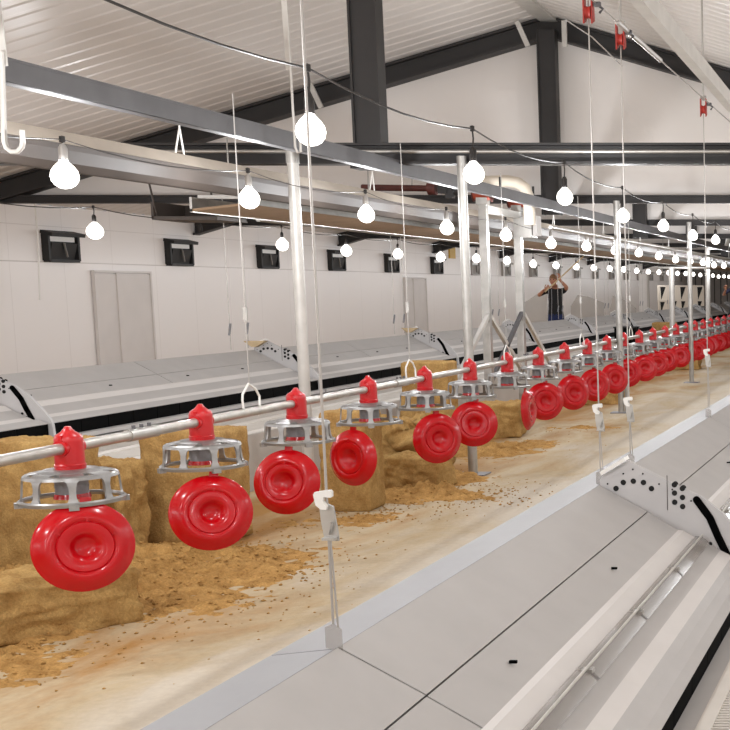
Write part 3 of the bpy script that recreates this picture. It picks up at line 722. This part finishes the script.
rows = [('A', -2.5, HC + .69, yd(5.43, .69), 2.165, -3, 9, .062, 'aisle row over the feeders'), ('B', -4.3, HC + .583, yd(6.545, .58), 1.912, -5, 18, .066, 'middle row by the cable tray'), ('C', -8.77, HC + .605, yd(13.86, .6), 2.165, -8, 27, .085, 'row along the side wall')]
LIGHT_W = 43.0
def lamp(x, y, z, p):
    l = bpy.data.lights.new('bulb_light', 'POINT'); l.energy = p; l.shadow_soft_size = .045; l.color = (.965, .98, 1)
    o = bpy.data.objects.new('bulb_light', l); o.location = (x, y, z); C.objects.link(o)
protos = {}
for key, x, z, y0_, dy, n0, n1, rad, nm in rows:
    pr = None
    pts = []; seen = 0
    for n in range(n0, n1):
        y = y0_ + dy * n
        if y < -4.5 or y > YE - 1: continue
        px = PX + F * x / y if y > .5 else -999
        zz = z + random.uniform(-.02, .02)
        pts.append(Vector((x, y, z + (.19 if key == 'B' else .27) + (zz - z))))
        unlit = key == 'C' and n == 1
        if px > -25:
            if pr is None: pr = bulb_proto(rad, .19, 'wire') if key == 'B' else bulb_proto(rad); o = pr
            else: o = copy_tree(pr)
            o.location = (x, y, zz); seen += 1
            st = 'lit white bulb'
            o['label'] = '%s hanging in the %s, %s from the left' % (st, nm, ORD[min(seen, 30)])
            if unlit:
                for ch in kids(o):
                    if ch.name.startswith('globe'): bpy.data.objects.remove(ch)
                o['label'] = 'empty black bulb socket between lit bulbs on the side wall row'; o['category'] = 'bulb socket'; o['group'] = 'empty sockets'
        if not unlit: lamp(x, y, zz, LIGHT_W)
    cb_ = MB(); path = []
    for a, b in zip(pts[:-1], pts[1:]):
        for q in range(6):
            s_ = q / 6; p = a.lerp(b, s_); p.z -= .09 * 4 * s_ * (1 - s_) * .6; path.append(p)
    path.append(pts[-1]); cb_.tube(path, .003 if key == 'B' else .0055, 6)
    for p in pts: cb_.lathe([(0, -.02), (.014, -.015), (.014, .015), (0, .02)], 8, 0, Matrix.Translation(p))
    tag(cb_.build('bulb_cable', 'black_cable'), 'sagging black cable carrying the bulbs of the ' + nm, 'cable')
pr = None                                                # the matching row above the slotted floor, right of the photo
for n in range(12):
    if pr is None: pr = bulb_proto(.062); o = pr
    else: o = copy_tree(pr)
    o.location = (1.5, -3.0 + 2.165 * n, HC + .69); o['label'] = 'lit bulb above the slotted floor, outside the photo on the right'; o['group'] = 'bulbs right of the photo'
    lamp(1.5, -3.0 + 2.165 * n, HC + .69, LIGHT_W)
tag(MB().tube([(1.5, -4.5, HC + .97), (1.5, 24, HC + .97)], .0055, 6).build('bulb_cable', 'black_cable'), 'black cable carrying the bulbs right of the photo', 'cable')

# ------------------------------------------------------------------ straw
def bale(name, c, size, rz, label, rough=.02, seed=0, cut=None):
    """a pressed block: dense grid box, worn edges and a rough, noisy face"""
    import bmesh
    bm = bmesh.new(); bmesh.ops.create_cube(bm, size=1)
    bmesh.ops.subdivide_edges(bm, edges=bm.edges[:], cuts=22, use_grid_fill=True)
    for v in bm.verts:
        p = Vector((v.co.x * size[0], v.co.y * size[1], v.co.z * size[2]))
        q = p + Vector((seed * 3.1, seed * 1.7, seed))
        e = sum(1 for a in v.co if abs(abs(a) - .5) < .03)
        nrm = Vector([math.copysign(1, a) if abs(abs(a) - .5) < .001 else 0 for a in v.co]).normalized()
        d = (noise.fractal(q * 11, .8, 2.0, 5) * rough + noise.noise(q * 42) * rough * .6)
        if e >= 2: d -= .012
        p += nrm * d
        if cut: p = cut(p, q)
        v.co = p
    zmin = min(v.co.z for v in bm.verts)
    for v in bm.verts: v.co.z = max(v.co.z, -size[2] / 2)
    me = bpy.data.meshes.new(name); bm.to_mesh(me); bm.free()
    for p in me.polygons: p.use_smooth = True
    me.materials.append(M['straw']); o = bpy.data.objects.new(name, me); C.objects.link(o)
    o.location = (c[0], c[1], c[2] + size[2] / 2); o.rotation_euler = (0, 0, rz)
    return tag(o, label, 'straw bale', 'bales of bedding')
def crumble(amount, axis=0, sgn=1):
    def f(p, q):
        n = noise.fractal(q * 5, .9, 2, 4); return p + Vector((n * amount, noise.noise(q * 9 + Vector((5, 5, 5))) * amount, -abs(noise.noise(q * 4)) * amount * 1.2))
    return f
bale('straw_bale', (-4.66, 6.80, 0), (.50, .30, .735), .0, 'tall yellow bale at the left edge behind the nearest feeder', .016, 1)
bale('straw_bale', (-4.60, 7.22, 0), (.40, .30, .56), -.05, 'lower bale with a sagging top, right beside the tall left bale', .02, 2, crumble(.02))
bale('straw_bale', (-3.98, 5.48, 0), (.44, 1.0, .265), -.60, 'low broken bale lying in front below the nearest pan', .022, 3, crumble(.02))
bale('straw_bale', (-4.28, 7.68, 0), (.5, .34, .70), .02, 'tall square bale behind the second feeder', .010, 4)
bale('straw_bale', (-3.785, 8.78, 0), (.34, .28, .70), .0, 'upright bale behind the fourth feeder pan', .010, 5)
bale('straw_bale', (-4.46, 12.2, .541), (.45, .3, .31), .0, 'clean edged bale standing high behind the fifth and sixth feeder', .006, 6)
bale('straw_bale', (-4.48, 12.22, 0), (.46, .34, .54), .03, 'bale on the floor carrying the clean edged bale', .012, 7)
bale('straw_bale', (-3.66, 9.72, 0), (.44, .36, .27), .02, 'low broken bale behind the fifth pan, beside the post foot', .02, 8, crumble(.03))
bale('straw_bale', (-4.0, 10.45, 0), (.5, .5, .46), .3, 'crumbling heap of pressed bedding behind the fourth and fifth feeder', .06, 9, crumble(.10))
bale('straw_bale', (-4.12, 13.2, 0), (.5, .45, .36), .1, 'dim bale between the winch stand and the seventh feeder', .02, 10, crumble(.02))
bale('straw_bale', (-5.3, 30.0, .445), (.52, .5, .30), .0, 'far flat bale on the slats below the triangle rack', .01, 11)
bale('straw_bale', (-3.95, 24.2, 0), (.7, .45, .3), .0, 'far bale under the pans near the right edge', .02, 12, crumble(.02))
bale('straw_bale', (-3.9, 17.0, 0), (.6, .5, .16), .4, 'flattened far bale under the pans left of the second tall post', .02, 13, crumble(.03))

def litter(x0, x1, y0, y1, step):
    nx, ny = int((x1 - x0) / step), int((y1 - y0) / step); vs = []; fs = []
    spots = [(-4.3, 6.1, .8, .12), (-4.0, 5.0, .6, .05), (-4.5, 7.0, .6, .05), (-3.6, 8.4, .4, .03), (-3.55, 9.4, .4, .06), (-3.8, 10.0, .6, .08), (-3.3, 9.4, .45, .035), (-4.0, 7.0, .7, .05), (-3.5, 6.8, .4, .025),
             (-3.9, 12.0, .8, .06), (-3.4, 14.2, .6, .035), (-3.8, 16.5, 1.0, .06), (-3.5, 19, 1.2, .045), (-3.7, 23.5, 1.4, .07), (-2.9, 9.1, .4, .012), (-3.35, 6.1, .45, .02)]
    for j in range(ny + 1):
        for i in range(nx + 1):
            x, y = x0 + i * step, y0 + j * step
            h = sum(a * math.exp(-((x - cx) ** 2 + (y - cy) ** 2) / (s_ * s_) * 2.2) for cx, cy, s_, a in spots)
            n1 = noise.fractal(Vector((x * 2.2, y * 1.6, 3)), .8, 2, 5); n2 = noise.fractal(Vector((x * 11, y * 11, 9)), .9, 2, 4)
            n3 = noise.noise(Vector((x * 31, y * 31, 2)))
            z = h * (1 + .8 * n1 + .5 * n2 + .3 * n3) + .012 * n2 + .006 * n3 + .02 * n1 - .014 - max(0, (x + 3.6)) * .018
            e = min(i, nx - i, j, ny - j)
            vs.append((x, y, max(z, -.012) if e > 0 else -.012))
    for j in range(ny):
        for i in range(nx):
            a = j * (nx + 1) + i; q = (a, a + 1, a + nx + 2, a + nx + 1)
            if max(vs[k][2] for k in q) > -.0115: fs.append(q)
    mb_ = MB().add(vs, fs); rnd = random.Random(4)
    for q in range(5000):
        y = rnd.uniform(y0, y1 if q % 3 == 0 else 10); x = rnd.triangular(x0, -2.1, -3.9)
        k = sum(math.exp(-((x - cx) ** 2 + (y - cy) ** 2) / (s_ * s_)) for cx, cy, s_, a in spots)
        if rnd.random() > .0 + k: continue
        i, j = int((x - x0) / step), int((y - y0) / step)
        z = max(0, vs[j * (nx + 1) + i][2]) if 0 <= i <= nx and 0 <= j <= ny else 0
        sz = rnd.uniform(.0025, .008) * (1 + .7 * min(k, 1)); c = Vector((x, y, z + sz * .2)); rz = Matrix.Rotation(rnd.uniform(0, 6), 3, 'Z')
        pts = [c + rz @ Vector((dx * sz * rnd.uniform(.6, 1.5), dy * sz * rnd.uniform(.6, 1.2), dz * sz * .7)) for dx, dy, dz in ((1, 0, 0), (0, 1, 0), (-1, 0, 0), (0, -1, 0), (.1, .1, 1), (0, 0, -.6))]
        mb_.add(pts, [(0, 1, 4), (1, 2, 4), (2, 3, 4), (3, 0, 4), (1, 0, 5), (2, 1, 5), (3, 2, 5), (0, 3, 5)])
    o = mb_.build('loose_straw', 'loose_straw', smooth=True, angle=180)
    return tag(o, 'loose yellow bedding crumbs spread around the bales and under the feeders', 'straw', kind='stuff')
litter(SX + .03, -2.4, 3.6, 14, .022)

# ------------------------------------------------------------------ people
def skin_body(name, joints, edges, m, parent, sub=2):
    me = bpy.data.meshes.new(name); keys = list(joints); idx = {k: i for i, k in enumerate(keys)}
    me.from_pydata([joints[k][:3] for k in keys], [(idx[a], idx[b]) for a, b in edges], []); o = bpy.data.objects.new(name, me); C.objects.link(o)
    md = o.modifiers.new('skin', 'SKIN'); md.use_smooth_shade = True
    for i, k in enumerate(keys):
        r = joints[k][3]; r = r if isinstance(r, tuple) else (r, r); me.skin_vertices[0].data[i].radius = r
    me.skin_vertices[0].data[0].use_root = True
    sb = o.modifiers.new('sub', 'SUBSURF'); sb.levels = sub; sb.render_levels = sub
    dg = bpy.context.evaluated_depsgraph_get(); nm = bpy.data.meshes.new_from_object(o.evaluated_get(dg))
    bpy.data.objects.remove(o); nm.name = name
    for p in nm.polygons: p.use_smooth = True
    nm.materials.clear()
    for q in m: nm.materials.append(M[q])
    o = bpy.data.objects.new(name, nm); C.objects.link(o); o.parent = parent
    return o
def hand(joints, edges, pre, wrist, direction, palm_n):
    d = Vector(direction).normalized(); n = Vector(palm_n).normalized(); s = d.cross(n).normalized(); w = Vector(wrist)
    joints[pre + 'palm'] = (*(w + d * .06), (.036, .018)); edges.append((pre + 'wr', pre + 'palm'))
    for k, (off, ln) in enumerate(((-.030, .072), (-.010, .082), (.011, .078), (.030, .062))):
        b = w + d * .092 + s * off; k1 = b + d * ln * .45 + n * .012; k2 = k1 + n * ln * .4 + d * .006; k3 = k2 + n * .010 - d * ln * .3
        for nm_, p, r in (('a', b, .0095), ('b', k1, .009), ('c', k2, .0085), ('d', k3, .008)): joints['%s%d%s' % (pre, k, nm_)] = (*p, r)
        edges += [(pre + 'palm', '%s%da' % (pre, k)), ('%s%da' % (pre, k), '%s%db' % (pre, k)), ('%s%db' % (pre, k), '%s%dc' % (pre, k)), ('%s%dc' % (pre, k), '%s%dd' % (pre, k))]
    b = w + d * .04 - s * .035 + n * .006; k1 = b - s * .02 + d * .03 + n * .02; k2 = k1 + d * .025 + n * .022
    for nm_, p, r in (('ta', b, .012), ('tb', k1, .0105), ('tc', k2, .009)): joints[pre + nm_] = (*p, r)
    edges += [(pre + 'palm', pre + 'ta'), (pre + 'ta', pre + 'tb'), (pre + 'tb', pre + 'tc')]
def person(loc, label, L, R, head_turn, shirt, trousers, hair, hs=1.0):
    """L/R: (shoulder, elbow, wrist, hand direction, palm normal) in the figure's own space (x to the right of the photo, z up)"""
    t = thing('person', loc, label, 'person'); t['_o'] = (0, 0, 0)
    J_ = {'pelvis': (0, 0, .98, (.155, .105)), 'waist': (0, 0, 1.12, (.145, .10)), 'chest': (0, 0, 1.34, (.175, .115)), 'upper': (0, .0, 1.47, (.15, .095)), 'neck': (0, 0, 1.56, (.058, .06)), 'skull': (*head_turn, (.05, .05))}
    E = [('pelvis', 'waist'), ('waist', 'chest'), ('chest', 'upper'), ('upper', 'neck'), ('neck', 'skull')]
    for s_, k in ((-1, 'l'), (1, 'r')):
        J_[k + 'hip'] = (s_ * .10, 0, .90, (.092, .095)); J_[k + 'kn'] = (s_ * .12, -.03, .50, .06); J_[k + 'cf'] = (s_ * .125, -.005, .34, .056); J_[k + 'an'] = (s_ * .13, .02, .09, .04); J_[k + 'toe'] = (s_ * .145, -.17, .035, (.042, .03))
        E += [('pelvis', k + 'hip'), (k + 'hip', k + 'kn'), (k + 'kn', k + 'cf'), (k + 'cf', k + 'an'), (k + 'an', k + 'toe')]
    for k, (sh, el, wr, d, n) in (('l', L), ('r', R)):
        J_[k + 'sh'] = (*sh, .062); J_[k + 'el'] = (*el, .042); J_[k + 'wr'] = (*wr, .028)
        mid = (Vector(el) * .62 + Vector(wr) * .38); J_[k + 'fa'] = (*mid, .038)
        E += [('upper', k + 'sh'), (k + 'sh', k + 'el'), (k + 'el', k + 'fa'), (k + 'fa', k + 'wr')]
        hand(J_, E, k, wr, d, n)
    body = skin_body('body', J_, E, ['skin', shirt, trousers, 'shoe'], t)
    def seg(p, a, b):
        a, b = Vector(a), Vector(b); u = max(0, min(1, (p - a).dot(b - a) / (b - a).length_squared)); return u, (p - a - (b - a) * u).length
    for f in body.data.polygons:
        p = Vector(f.center); mi = 0
        arm = False
        for sh, el, wr, d, n in (L, R):
            u, ds = seg(p, sh, el); u2, ds2 = seg(p, el, Vector(wr) + Vector(d) * .2)
            if ds2 < .085 and ds2 < ds: arm = True; mi = 0
            elif ds < .075 and (p - Vector(sh)).length > .04: arm = True; mi = 1 if u < .72 else 0
        if not arm:
            if p.z > 1.545: mi = 0
            elif p.z > 1.0: mi = 1
            elif p.z > .08: mi = 2
            else: mi = 3
        f.material_index = mi
    hx, hy, hz = head_turn
    c = Vector((hx, hy, hz + .045))
    h = MB(); n = 20; rows_ = 14
    vs = []
    for j in range(rows_ + 1):
        ph = math.pi * j / rows_
        for i in range(n):
            th = 2 * math.pi * i / n; x, y, z = math.sin(ph) * math.cos(th), math.sin(ph) * math.sin(th), math.cos(ph)
            taper = 1 - .22 * max(0, -z); vs.append(c + Vector((x * .077 * taper, y * .097 * (1 - .12 * max(0, -z)) - (.012 if z < 0 else 0) * -z, z * .122)))
    fs = [(j * n + i, j * n + (i + 1) % n, (j + 1) * n + (i + 1) % n, (j + 1) * n + i) for j in range(rows_) for i in range(n)]
    h.add(vs, fs)
    fy_ = c.y - .09
    h.add([c + Vector(p) for p in ((-.012, -.09, .02), (.012, -.09, .02), (0, -.094, .03), (-.02, -.092, -.022), (.02, -.092, -.022), (0, -.122, -.015), (0, -.09, -.032))], [(0, 1, 2), (0, 2, 5, 3), (1, 4, 5, 2), (3, 5, 6), (4, 6, 5), (0, 3, 6, 4, 1)])
    for s_ in (-1, 1):
        h.lathe([(0, -.012), (.026, -.008), (.03, 0), (.018, .008), (0, .006)], 12, 0, Matrix.Translation(c + Vector((s_ * .079, .008, .0))) @ Matrix.Rotation(s_ * 1.4, 4, 'Y'))
    hd_ = h.build('head', 'skin', t, smooth=True, angle=80, world=False)
    e = MB()
    for s_ in (-1, 1): e.lathe([(0, -.006), (.011, -.003), (.011, .003), (0, .006)], 10, 0, Matrix.Translation(c + Vector((s_ * .03, -.09, .012))) @ Matrix.Rotation(math.pi / 2, 4, 'X'))
    e.build('eye', 'eye_dark', hd_, world=False)
    MB().box(c + Vector((0, -.092, -.058)), (.045, .012, .012)).build('mouth', 'lip', hd_, world=False)
    hr = MB(); vs = []; fs = []
    for j in range(8):
        ph = math.pi * .52 * j / 7
        for i in range(n):
            th = 2 * math.pi * i / n; x, y, z = math.sin(ph) * math.cos(th), math.sin(ph) * math.sin(th), math.cos(ph)
            front = max(0, -y); zz = z * .13 + front * .045 * (j / 7)
            vs.append(c + Vector((x * .084, y * .104 + .004, zz)))
    fs = [(j * n + i, j * n + (i + 1) % n, (j + 1) * n + (i + 1) % n, (j + 1) * n + i) for j in range(7) for i in range(n)]
    hr.add(vs, fs).build('hair', hair, hd_, smooth=True, angle=80, world=False)
    return t
def px_local(px, py, Y, base): p = at_y(px, py, Y); return p - Vector(base)
PYd = 26.7; base = (at_y(555.5, 300, PYd).x, PYd, 0)
q = lambda px, py, dy=0: px_local(px, py, PYd, base) + Vector((0, dy, 0))
sL, eL, wL = Vector((-.19, -.01, 1.50)), q(539.5, 295.5, -.08), q(547.5, 290, -.26)
sR, eR, wR = Vector((.19, -.01, 1.50)), q(568.5, 287.5, -.14), q(563.2, 280, -.27)
man = person(base, 'man in black T-shirt and blue jeans holding a long pole overhead', (sL, eL, wL, (.75, -.1, .5), (.2, -.9, .3)), (sR, eR, wR, (-.1, 0, 1), (-.6, -.6, .1)), (-.03, -.02, 1.68), 'black_tshirt', 'blue_jeans', 'hair')
a_, b_ = at_y(547.2, 289.8, PYd - .30), at_y(586, 254, PYd - .30); b_ = a_ + (b_ - a_) * 1.0
tag(MB().tube([a_ - (b_ - a_) * .06, b_], .014, 8).build('long_pole', 'wood', smooth=True), 'long pale pole held slanting up by the man in black', 'pole')
mb = MB()
for px, x2 in ((548.5, 547.8), (551.5, 551.6)):
    mb.tube([at_y(px, 289, PYd - .32), at_y(px + .3, 300, PYd - .31), at_y(x2, 321, PYd - .28)], .006, 6)
tag(mb.build('dangling_cable', 'tube_grey'), 'pale cable dangling in front of the man in the black shirt', 'cable')
b2_ = (at_y(735.5, 300, 36).x, 36, 0)
person(b2_, 'person in dark navy work clothes at the right edge, one arm raised', (Vector((-.19, -.01, 1.50)), Vector((-.33, -.12, 1.36)), Vector((-.24, -.3, 1.5)), (.1, -.3, .9), (.2, -.9, .3)), (Vector((.19, -.01, 1.5)), Vector((.27, 0, 1.22)), Vector((.24, -.12, .98)), (0, -.1, -1), (-1, 0, 0)), (0, -.02, 1.68), 'navy_cloth', 'navy_cloth', 'dark_hair')

# ------------------------------------------------------------------ things behind the far nests
def panel(pts, Y, label):
    P3 = [at_y(x, y, Y) for x, y in pts]
    P2 = [(p.x, p.z) for p in P3]; m_ = MB(); m_.prism(P2, Y - .02, Y + .02)
    zmin = 0
    o = m_.build('cover_panel', 'panel_grey'); return tag(o, label, 'panel', 'grey cover panels behind the far nests')
def ext(pts, Y):
    return pts
def leaning(pts, Y, label):
    # outlines end behind the nests; they stand on the floor
    x0, x1 = pts[-1][0], pts[-2][0]; fl = 288 + F * HC / Y
    panel(pts[:-2] + [(x1, fl), (x0, fl)], Y, label)
leaning([(522, 304), (541, 292), (547, 293), (547, 330), (522, 330)], 28.2, 'grey panel standing left of the man in black')
leaning([(571, 306), (578, 295), (588, 296.5), (604, 303), (605, 330), (571, 330)], 30.3, 'grey sloping panel standing right of the man in black')
leaning([(609, 312), (613, 296), (620, 297), (636, 308), (637, 335), (609, 335)], 34.5, 'grey pointed panel behind the black crate')
Y = 47
t = thing('triangle_rack', tuple(at_z(680, 288 + F * HC / Y, 0)), 'white rack with dark triangular gaps standing far behind the nests', 'rack')
p0, p1 = at_y(658, 330, Y), at_y(703, 286, Y)
MB().box(((p0.x + p1.x) / 2, Y + .1, p1.z / 2), (p1.x - p0.x, .1, p1.z)).build('back', 'shelf_white', t)
for px, py, s_ in ((660, 287, 1), (680, 287, 1), (697, 287, 1), (660, 302, .85), (673, 301, .7), (681, 301, .8), (697.5, 301, .8)):
    a = at_y(px, py, Y); m_ = MB(); m_.prism([(a.x, a.z), (a.x + .2 * s_, a.z), (a.x + .03, a.z - .47 * s_)], Y + .04, Y + .055); m_.build('gap', 'hole_black', t)  # solid black triangles set on the front for the shade in the openings
for px in (658, 671, 690, 703): a = at_y(px, 286, Y); MB().box((a.x, Y + .1, a.z / 2), (.06, .14, a.z)).build('upright', 'shelf_white', t)
for py in (286, 300.5, 315): a = at_y(680, py, Y); MB().box(((p0.x + p1.x) / 2, Y + .1, a.z), (p1.x - p0.x, .13, .05)).build('shelf', 'shelf_white', t)
t = thing('panel_stack', tuple(at_z(644, 288 + F * HC / 38, 0)), 'upright pale panel behind the nests, left of the triangle rack', 'panel')
a, b = at_y(639, 274, 38), at_y(648, 320, 38); MB().box(((a.x + b.x) / 2, 38, a.z / 2), (b.x - a.x, .1, a.z)).build('board', 'nest_pale', t); MB().box((b.x + .03, 37.97, a.z / 2), (.05, .14, a.z)).build('edge', 'panel_grey', t)
# black crate on the slats
c = Vector((-5.3, 25.6, .445)); t = thing('black_crate', tuple(c), 'black open crate standing on the far slats', 'crate')
w = .42; m_ = MB(); h_ = .32
m_.box((c.x, c.y, .455), (w, .3, .02))
for q_ in (-1, 1): m_.box((c.x + q_ * w / 2, c.y, .445 + h_ / 2), (.02, .3, h_)); m_.box((c.x, c.y + q_ * .15, .445 + h_ / 2), (w, .02, h_))
m_.build('tub', 'black_rubber', t)
for q_ in (-1, 1): MB().box((c.x, c.y + q_ * .16, .445 + h_), (w + .05, .03, .025)).build('rim', 'inlet_black', t)

# ------------------------------------------------------------------ camera, world, colour
cam = bpy.data.cameras.new('camera'); co = bpy.data.objects.new('camera', cam); C.objects.link(co)
co.location = (0, 0, HC); co.rotation_euler = (math.pi / 2 - PITCH, 0, 0)
cam.sensor_width = 36; cam.sensor_fit = 'HORIZONTAL'; cam.lens = 36 * F / 730
cam.shift_x = (365 - PX) / 730; cam.shift_y = (PY - 365) / 730; cam.clip_start = .05; cam.clip_end = 300
sc = bpy.context.scene; sc.camera = co
w = bpy.data.worlds.new('world'); sc.world = w; w.use_nodes = True
w.node_tree.nodes['Background'].inputs[0].default_value = (.9, .92, 1, 1); w.node_tree.nodes['Background'].inputs[1].default_value = .3
vs_ = sc.view_settings; vs_.view_transform = 'Standard'; vs_.look = 'None'; vs_.gamma = 1; vs_.exposure = 0.13; vs_.use_curve_mapping = False
sc.cycles.use_denoising = True; sc.cycles.max_bounces = 8; sc.cycles.diffuse_bounces = 5; sc.cycles.transparent_max_bounces = 12; sc.cycles.use_light_tree = True
sc.cycles.sample_clamp_indirect = 6
for o in list(bpy.data.objects):
    if '_o' in o: del o['_o']
